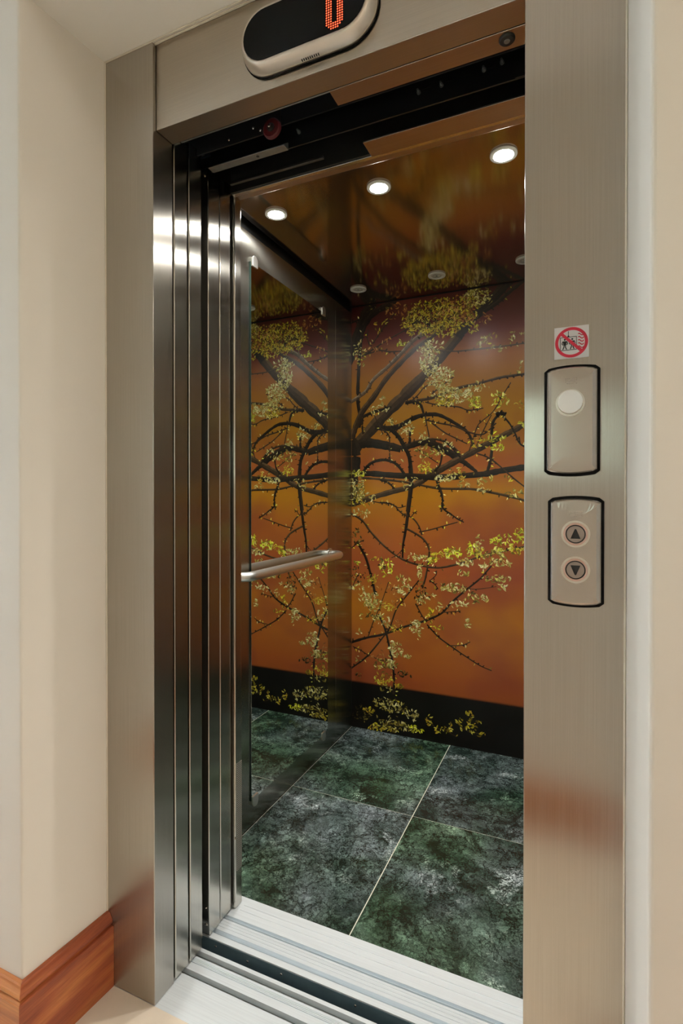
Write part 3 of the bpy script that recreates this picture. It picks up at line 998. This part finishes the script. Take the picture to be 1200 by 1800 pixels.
def finish_print(bm, name, parent):
    """clip the printed shapes to the sheet and store the ink colours"""
    lay = bm.faces.layers.int.new('idx')
    for i, f in enumerate(bm.faces):
        f[lay] = i
    for co_, no_ in (((XW + 0.001, 0, 0), (-1, 0, 0)), ((XE - 0.001, 0, 0), (1, 0, 0)), ((0, 0, 0.001), (0, 0, -1)), ((0, 0, ZC - 0.005), (0, 0, 1))):
        bmesh.ops.bisect_plane(bm, geom=bm.verts[:] + bm.edges[:] + bm.faces[:], plane_co=co_, plane_no=no_, clear_outer=True)
    for f in bm.faces:
        f.normal_update()
        if f.normal.y > 0:
            f.normal_flip()
    me = bpy.data.meshes.new(name)
    bm.faces.ensure_lookup_table()
    ids = [f[lay] for f in bm.faces]
    bm.to_mesh(me)
    bm.free()
    at = me.attributes.new('ink', 'FLOAT_COLOR', 'FACE')
    buf = []
    for i in ids:
        c = face_cols[i]
        buf += [lin(c[0]), lin(c[1]), lin(c[2]), 1.0]
    at.data.foreach_set('color', buf)
    o = bpy.data.objects.new(name, me)
    COL.objects.link(o)
    me.materials.append(MAT['ink'])
    o.parent = parent
    o.matrix_parent_inverse = Matrix.Translation(-parent.location)
    return o


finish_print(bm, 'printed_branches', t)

PAL = {0: [(206, 192, 44), (176, 160, 34), (224, 212, 84), (120, 102, 26), (196, 160, 46)],
       1: [(220, 212, 140), (200, 192, 112), (236, 230, 170), (158, 142, 68), (186, 170, 90)],
       2: [(164, 150, 56), (126, 112, 40), (204, 194, 104), (88, 72, 28), (226, 216, 138)],
       3: [(66, 56, 24), (46, 38, 18), (96, 84, 36), (34, 26, 14), (140, 126, 58)],
       4: [(166, 104, 46), (190, 130, 62), (130, 78, 32), (210, 164, 92), (98, 54, 26)],
       5: [(214, 218, 48), (232, 232, 84), (186, 188, 38), (244, 240, 130), (140, 138, 30)]}
bm = bmesh.new()
face_cols = []
nl = 0
for (cx, cz, rx, rz, n, pal) in LEAF_SPRAYS:
    for i in range(int(n * (1.5 if n >= 80 else 0.95))):
        a = random.uniform(0, 2 * math.pi)
        r = math.sqrt(random.random())
        if random.random() < 0.12:
            r *= 1.25
        x = cx / 1000 + rx / 1000 * r * math.cos(a)
        z = cz / 1000 + rz / 1000 * r * math.sin(a)
        th = random.uniform(0, 2 * math.pi)
        ln = random.uniform(0.010, 0.024) * (0.85 if pal == 3 else 1.0)
        wd = ln * random.uniform(0.22, 0.5)
        d_ = Vector((math.cos(th), math.sin(th)))
        q = Vector((-d_.y, d_.x))
        c0 = Vector((x, z))
        bend = q * wd * random.uniform(-0.5, 0.5)
        col = random.choice(PAL[pal])
        y = YB - 0.0021 - 0.0000001 * nl
        nl += 1
        b0, b1 = c0 - d_ * ln / 2, c0 + d_ * ln / 2
        mA, mB = c0 - d_ * ln * 0.18 + bend, c0 + d_ * ln * 0.2 + bend
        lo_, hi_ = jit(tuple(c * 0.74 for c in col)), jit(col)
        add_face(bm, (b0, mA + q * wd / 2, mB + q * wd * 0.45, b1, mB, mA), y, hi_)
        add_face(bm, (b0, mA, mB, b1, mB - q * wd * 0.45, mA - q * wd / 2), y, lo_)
# odd leaves along the twigs
for p, d_, w in spine:
    if random.random() < 0.22 and w < 0.008:
        q = Vector((-d_.y, d_.x)) * random.choice((-1, 1))
        dd = (d_ * random.uniform(-0.6, 1) + q).normalized()
        qq = Vector((-dd.y, dd.x))
        ln = random.uniform(0.009, 0.017)
        wd = ln * 0.4
        b0 = p + q * w
        col = random.choice(PAL[random.choice((0, 1, 2, 5))])
        y = YB - 0.0021 - 0.0000001 * nl
        nl += 1
        add_face(bm, (b0, b0 + dd * ln * 0.4 + qq * wd / 2, b0 + dd * ln, b0 + dd * ln * 0.4 - qq * wd / 2), y, jit(col))
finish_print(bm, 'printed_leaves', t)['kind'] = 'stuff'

# ------------------------------------------------------------------ mirror with clips
MY0, MY1, MZ0, MZ1 = 0.6450, 1.2640, 0.092, 1.988
t = tag(empty('wall_mirror', (XW, (MY0 + MY1) / 2, MZ0)), 'tall frameless mirror on the steel left wall of the lift', 'mirror')
obj('mirror_backing', B(XW + 0.0002, XW + 0.0045, MY0, MY1, MZ0, MZ1), 'glass_edge', t)
obj('mirror_face', B(XW + 0.0045, XW + 0.0056, MY0 + 0.001, MY1 - 0.001, MZ0 + 0.001, MZ1 - 0.001), 'mirror', t)
for yy, zz, s in ((MY0 + 0.022, MZ1, 1), (MY1 - 0.045, MZ1, 1), (MY0 + 0.022, MZ0, -1), (MY1 - 0.045, MZ0, -1)):
    bm = bmesh.new()
    # rounded tongue lapping over the glass edge, on a small block
    tongue = [(yy - 0.017, zz - s * 0.014), (yy + 0.017, zz - s * 0.014)]
    for q in range(9):
        a = math.pi * q / 8
        tongue.append((yy + 0.017 * math.cos(a), zz + s * (0.010 + 0.016 * math.sin(a))))
    prism(bm, tongue, XW + 0.0057, XW + 0.0095, 'X')
    zb = sorted((zz + s * 0.001, zz + s * 0.018))
    box(bm, XW + 0.0002, XW + 0.0057, yy - 0.015, yy + 0.015, zb[0], zb[1])
    obj('clip', bm, 'rail', t, bevel=0.0012)

# ------------------------------------------------------------------ handrail
RZ, RX = 0.9005, -0.108
pts = [(XW + 0.001, 0.490, RZ), (XW + 0.015, 0.495, RZ)]
c = Vector((XW + 0.015, 0.5))


def arc(cx, cy, r, a0, a1, n):
    return [(cx + r * math.cos(math.radians(a0 + (a1 - a0) * i / n)), cy + r * math.sin(math.radians(a0 + (a1 - a0) * i / n)), RZ) for i in range(n + 1)]


rr = 0.052
pts = [(XW + 0.0065, 0.520, RZ)] + arc(RX - rr, 0.520 + rr, rr, -90, 0, 10)
pts += [(RX, 0.520 + rr + (1.300 - rr - 0.520 - rr) * i / 6, RZ) for i in range(1, 6)]
pts += arc(RX - rr, 1.300 - rr, rr, 0, 90, 10) + [(XW + 0.0065, 1.300, RZ)]
t = tag(empty('handrail', (XW, 0.92, RZ)), 'round satin steel handrail on the left wall in front of the mirror', 'handrail')
obj('rail_tube', tube(bmesh.new(), pts, 0.0160, 24), 'rail', t, smooth=True)
for yy in (0.520, 1.300):
    obj('wall_flange', lathe(bmesh.new(), [(0.024, 0.0), (0.024, 0.004), (0.019, 0.007)], 'X', (XW + 0.0002, yy, RZ), 24), 'cast', t)

# ------------------------------------------------------------------ ceiling downlights
def downlight(x, y, on, label):
    t = tag(empty('downlight', (x, y, ZC)), label, 'downlight', 'downlights in the lift ceiling')
    obj('trim_ring', ring(bmesh.new(), (x, y, ZC), 0.026, 0.037, -0.006, -0.0003, 40, 'Z'), 'trim_white', t, bevel=0.002)
    if on:
        obj('lens', lathe(bmesh.new(), [(0.026, -0.0005), (0.026, -0.005), (0.020, -0.0065)], 'Z', (x, y, ZC), 40), 'lens_on', t)
        ld = bpy.data.lights.new('downlight_beam', 'SPOT')     # the lamp's own beam
        ld.energy = 42.0
        ld.color = (1.0, 0.985, 0.93)
        ld.spot_size = math.radians(118)
        ld.spot_blend = 0.9
        ld.shadow_soft_size = 0.02
        lo = bpy.data.objects.new('downlight_beam', ld)
        COL.objects.link(lo)
        lo.parent = t
        lo.location = (0, 0, -0.009)
    else:
        ln = obj('lens', lathe(bmesh.new(), [(0.026, -0.0005), (0.026, -0.003), (0.022, -0.004)], 'Z', (x, y, ZC), 40), 'lens_off', t)
        obj('lens_ring', ring(bmesh.new(), (x, y, ZC), 0.0165, 0.018, -0.0052, -0.0038, 32, 'Z'), 'galv', ln)
        obj('bulb_pin', lathe(bmesh.new(), [(0.005, -0.004), (0.005, -0.0055), (0.003, -0.006)], 'Z', (x, y, ZC), 16), 'galv', ln)


for (x, y, on, lab) in ((-0.054, 0.624, True, 'lit downlight nearest the steel left wall of the lift'), (0.3157, 0.619, True, 'lit downlight in the middle of the front row'),
                        (0.6864, 0.613, True, 'lit downlight at right of the front row, closest to the right jamb'),
                        (-0.052, 1.344, False, 'unlit round downlight at the rear, nearest the left wall'), (0.315, 1.340, False, 'unlit round downlight in the middle of the rear row'),
                        (0.6767, 1.336, False, 'unlit round downlight of the rear row, half hidden by the right jamb')):
    downlight(x, y, on, lab)

# ------------------------------------------------------------------ floor indicator on the header
IX, IZ, IW, IH = 0.3925, 2.0880, 0.298, 0.132
t = tag(empty('floor_indicator', (IX, 0.010, IZ)), 'satin metal floor display with black screen showing a red zero', 'display')
obj('gasket', prism(bmesh.new(), stadium(IX, IZ, IW + 0.0035, IH + 0.0035, 18), 0.0068, 0.0099), 'rubber', t)
bm = bmesh.new()
lay = [(0.0, 0.0068), (0.0004, 0.0015), (0.0022, -0.0040), (0.0050, -0.0105), (0.0082, -0.0165), (0.0112, -0.0198), (0.0135, -0.0207), (0.0150, -0.0195)]
loft(bm, [[(x, y, z) for x, z in stadium(IX, IZ, IW - 2 * i_, IH - 2 * i_, 18)] for i_, y in lay], True, True)
hs = obj('housing', bm, 'cast_soft', t, smooth=True)
sc_ = obj('screen', prism(bmesh.new(), stadium(IX, IZ, IW - 0.0312, IH - 0.0312, 18), -0.0202, -0.0194), 'screen', t)
bm = bmesh.new()
px = 0.0046
DX0, DZ0 = 0.4465, 2.0445
NC, NR = 8, 20
for cI in range(NC):
    for rI in range(NR):
        edge = min(cI, NC - 1 - cI) < 3 or min(rI, NR - 1 - rI) < 3
        dc, dr = min(cI, NC - 1 - cI), min(rI, NR - 1 - rI)
        if not edge or dc + dr < 2:
            continue
        if (dc == 3 and dr == 3):
            continue
        lathe(bm, [(0.0015, 0.0), (0.0011, -0.0005)], 'Y', (DX0 + cI * px, -0.0202, DZ0 + rI * px), 6)
obj('digit_zero', bm, 'led', sc_)
for i in range(9):
    xx = 0.384 + i * 0.0045
    obj('speaker_slot', B(xx, xx + 0.0012, -0.0040, 0.0010, IZ - IH / 2 - 0.0004, IZ - IH / 2 + 0.002), 'rubber', hs)


# ------------------------------------------------------------------ push-button plates on the right jamb
def plate_outline(cx, cz, w, h, sag, grow=0.0, n=12):
    """sides straight, top and bottom gently arched"""
    w2, h2 = w / 2 + grow, h / 2 + grow
    out = []
    rc = 0.004 + grow
    for i in range(n + 1):
        u = -1 + 2 * i / n
        out.append((cx + u * w2, cz - h2 - sag * (1 - u * u) + (rc * 0.5 if i in (0, n) else 0)))
    for i in range(n + 1):
        u = 1 - 2 * i / n
        out.append((cx + u * w2, cz + h2 + sag * (1 - u * u) - (rc * 0.5 if i in (0, n) else 0)))
    return out


def button_plate(name, cx, cz, w, h, label):
    t = tag(empty(name, (cx, 0.0, cz)), label, 'button panel')
    bm = bmesh.new()
    loft(bm, [[(x, -0.0002, z) for x, z in plate_outline(cx, cz, w, h, 0.0045, 0.0042)], [(x, -0.0048, z) for x, z in plate_outline(cx, cz, w, h, 0.0045, 0.0042)]])
    obj('gasket', bm, 'rubber', t)
    n = 12
    bm = bmesh.new()
    lp = []
    for gr_, y in ((0.0, -0.0048), (-0.0004, -0.0105), (-0.0022, -0.0128), (-0.0040, -0.0134)):
        lp.append([(x, y, z) for x, z in plate_outline(cx, cz, w, h, 0.0045, gr_)])
    # inner loop with a chevron at top and bottom
    wi, hi_ = w / 2 - 0.007, h / 2
    inner = []
    for s in (-1, 1):
        for i in range(n + 1):
            u = (-1 + 2 * i / n) * (1 if s < 0 else -1)
            dip = 0.008 + 0.013 * max(0.0, min(1.0, (1 - abs(u)) / 0.62))
            inner.append((cx + u * wi, -0.0146, cz + s * (hi_ - dip)))
    lp.append(inner)
    loft(bm, lp)
    obj('face_plate', bm, 'cast_plate', t)
    return t


def braille(t, cx, cz, nx, nz, p):
    bm = bmesh.new()
    for i in range(nx):
        for j in range(nz):
            if (i * 7 + j * 3) % 5 == 0:
                continue
            lathe(bm, [(0.0007, 0.0), (0.0004, -0.0004)], 'Y', (cx + (i - (nx - 1) / 2) * p, -0.0146, cz + (j - (nz - 1) / 2) * p), 6)
    obj('embossed_dots', bm, 'btn', t)


t = button_plate('key_panel', 0.8724, 1.2874, 0.0735, 0.160, 'metal plate with a plain white disc, under the round red sign')
obj('disc_rim', ring(bmesh.new(), (0.8703, -0.0145, 1.3140), 0.0182, 0.0215, -0.0014, 0.0, 48), 'cast', t, bevel=0.0006)
obj('white_disc', lathe(bmesh.new(), [(0.0182, 0.001), (0.0182, -0.0016), (0.0174, -0.0022)], 'Y', (0.8703, -0.0145, 1.3160), 48), 'disc', t)
braille(t, 0.8715, 1.3485, 7, 4, 0.0026)

t = button_plate('call_panel', 0.8785, 1.0790, 0.0735, 0.160, 'metal call plate with round up and down arrow buttons')
for zz, s, nm in ((1.1075, 1, 'up_button'), (1.0511, -1, 'down_button')):
    bx = 0.8785
    b_ = obj(nm, lathe(bmesh.new(), [(0.0146, 0.001), (0.0146, -0.0012), (0.0140, -0.0018)], 'Y', (bx, -0.0145, zz), 40), 'btn', t)
    obj('bezel', ring(bmesh.new(), (bx, -0.0145, zz), 0.0146, 0.0180, -0.0024, 0.0, 48), 'copper', b_, bevel=0.001)
    obj('dish', ring(bmesh.new(), (bx, -0.0145, zz), 0.0180, 0.0212, -0.0006, 0.0, 48), 'cast', b_)
    obj('black_ring', ring(bmesh.new(), (bx, -0.0163, zz), 0.0129, 0.0144, -0.0004, 0.0001, 48), 'black_print', b_)
    tri = [(bx - 0.0072, zz - s * 0.0072), (bx + 0.0072, zz - s * 0.0072), (bx + 0.0010, zz + s * 0.0080), (bx - 0.0010, zz + s * 0.0080)]
    obj('arrow', prism(bmesh.new(), tri, -0.0168, -0.0162), 'black_print', b_)
braille(t, 0.8785, 1.1395, 8, 4, 0.0026)

# ------------------------------------------------------------------ "do not use in fire" sticker
SX, SZ, SS = 0.8716, 1.4130, 0.0510
t = tag(empty('fire_sticker', (SX, 0.0, SZ)), 'square white sticker with red ring forbidding lift use in fire', 'sign')
obj('sheet', B(SX - SS / 2, SX + SS / 2, -0.0006, -0.0001, SZ - SS / 2, SZ + SS / 2), 'white_print', t)
y0, y1 = -0.00085, -0.00055
obj('red_ring', ring(bmesh.new(), (SX, y0, SZ), 0.0196, 0.0242, 0.0, 0.0003, 64), 'red_print', t)


def stroke(bm, pts, w, ya=y0, yb=y1):
    for a, b in zip(pts, pts[1:]):
        a, b = Vector(a), Vector(b)
        d_ = (b - a).normalized()
        q = Vector((-d_.y, d_.x)) * w / 2
        e = d_ * w * 0.25
        prism(bm, [tuple(a - e + q), tuple(b + e + q), tuple(b + e - q), tuple(a - e - q)], ya, yb)
    return bm


S_ = lambda pts: [(SX + a, SZ + b) for a, b in pts]
# lift cage with rope
bm = bmesh.new()
stroke(bm, S_([(-0.0165, 0.0088), (0.0075, 0.0088), (0.0075, -0.0118), (-0.0165, -0.0118), (-0.0165, 0.0088)]), 0.0009)
stroke(bm, S_([(-0.0045, 0.0088), (-0.0045, 0.0180)]), 0.0009)
prism(bm, S_([(-0.0066, 0.0088), (-0.0024, 0.0088), (-0.0040, 0.0118), (-0.0050, 0.0118)]), y0, y1)
obj('lift_cage_symbol', bm, 'black_print', t)
for pxx in (-0.0098, 0.0012):
    bm = bmesh.new()
    lathe(bm, [(0.0015, 0.0), (0.0015, 0.0003)], 'Y', (SX + pxx, y0, SZ + 0.0052), 12)
    prism(bm, S_([(pxx - 0.0030, 0.0028), (pxx + 0.0030, 0.0028), (pxx + 0.0020, -0.0040), (pxx - 0.0020, -0.0040)]), y0, y1)
    stroke(bm, S_([(pxx - 0.0030, 0.0022), (pxx - 0.0042, -0.0012), (pxx - 0.0030, -0.0030)]), 0.0012)
    stroke(bm, S_([(pxx + 0.0030, 0.0022), (pxx + 0.0042, -0.0012), (pxx + 0.0030, -0.0030)]), 0.0012)
    stroke(bm, S_([(pxx - 0.0008, -0.0035), (pxx - 0.0014, -0.0070), (pxx - 0.0028, -0.0104)]), 0.0015)
    stroke(bm, S_([(pxx + 0.0008, -0.0035), (pxx + 0.0012, -0.0070), (pxx + 0.0026, -0.0104)]), 0.0015)
    obj('person_symbol', bm, 'black_print', t)
for i in range(5):
    zz = 0.0125 - i * 0.0050
    bm = bmesh.new()
    xs = 0.0100
    stroke(bm, S_([(xs, zz), (xs + 0.0014, zz + 0.0008), (xs + 0.0030, zz - 0.0008), (xs + 0.0046, zz - 0.0022), (xs + 0.0062, zz - 0.0024), (xs + 0.0078, zz - 0.0010)]), 0.0015)
    obj('flame_symbol', bm, 'red_print', t)
bm = bmesh.new()
stroke(bm, S_([(-0.0150, 0.0150), (0.0150, -0.0150)]), 0.0046, -0.00112, -0.00083)
obj('red_slash', bm, 'red_print', t)
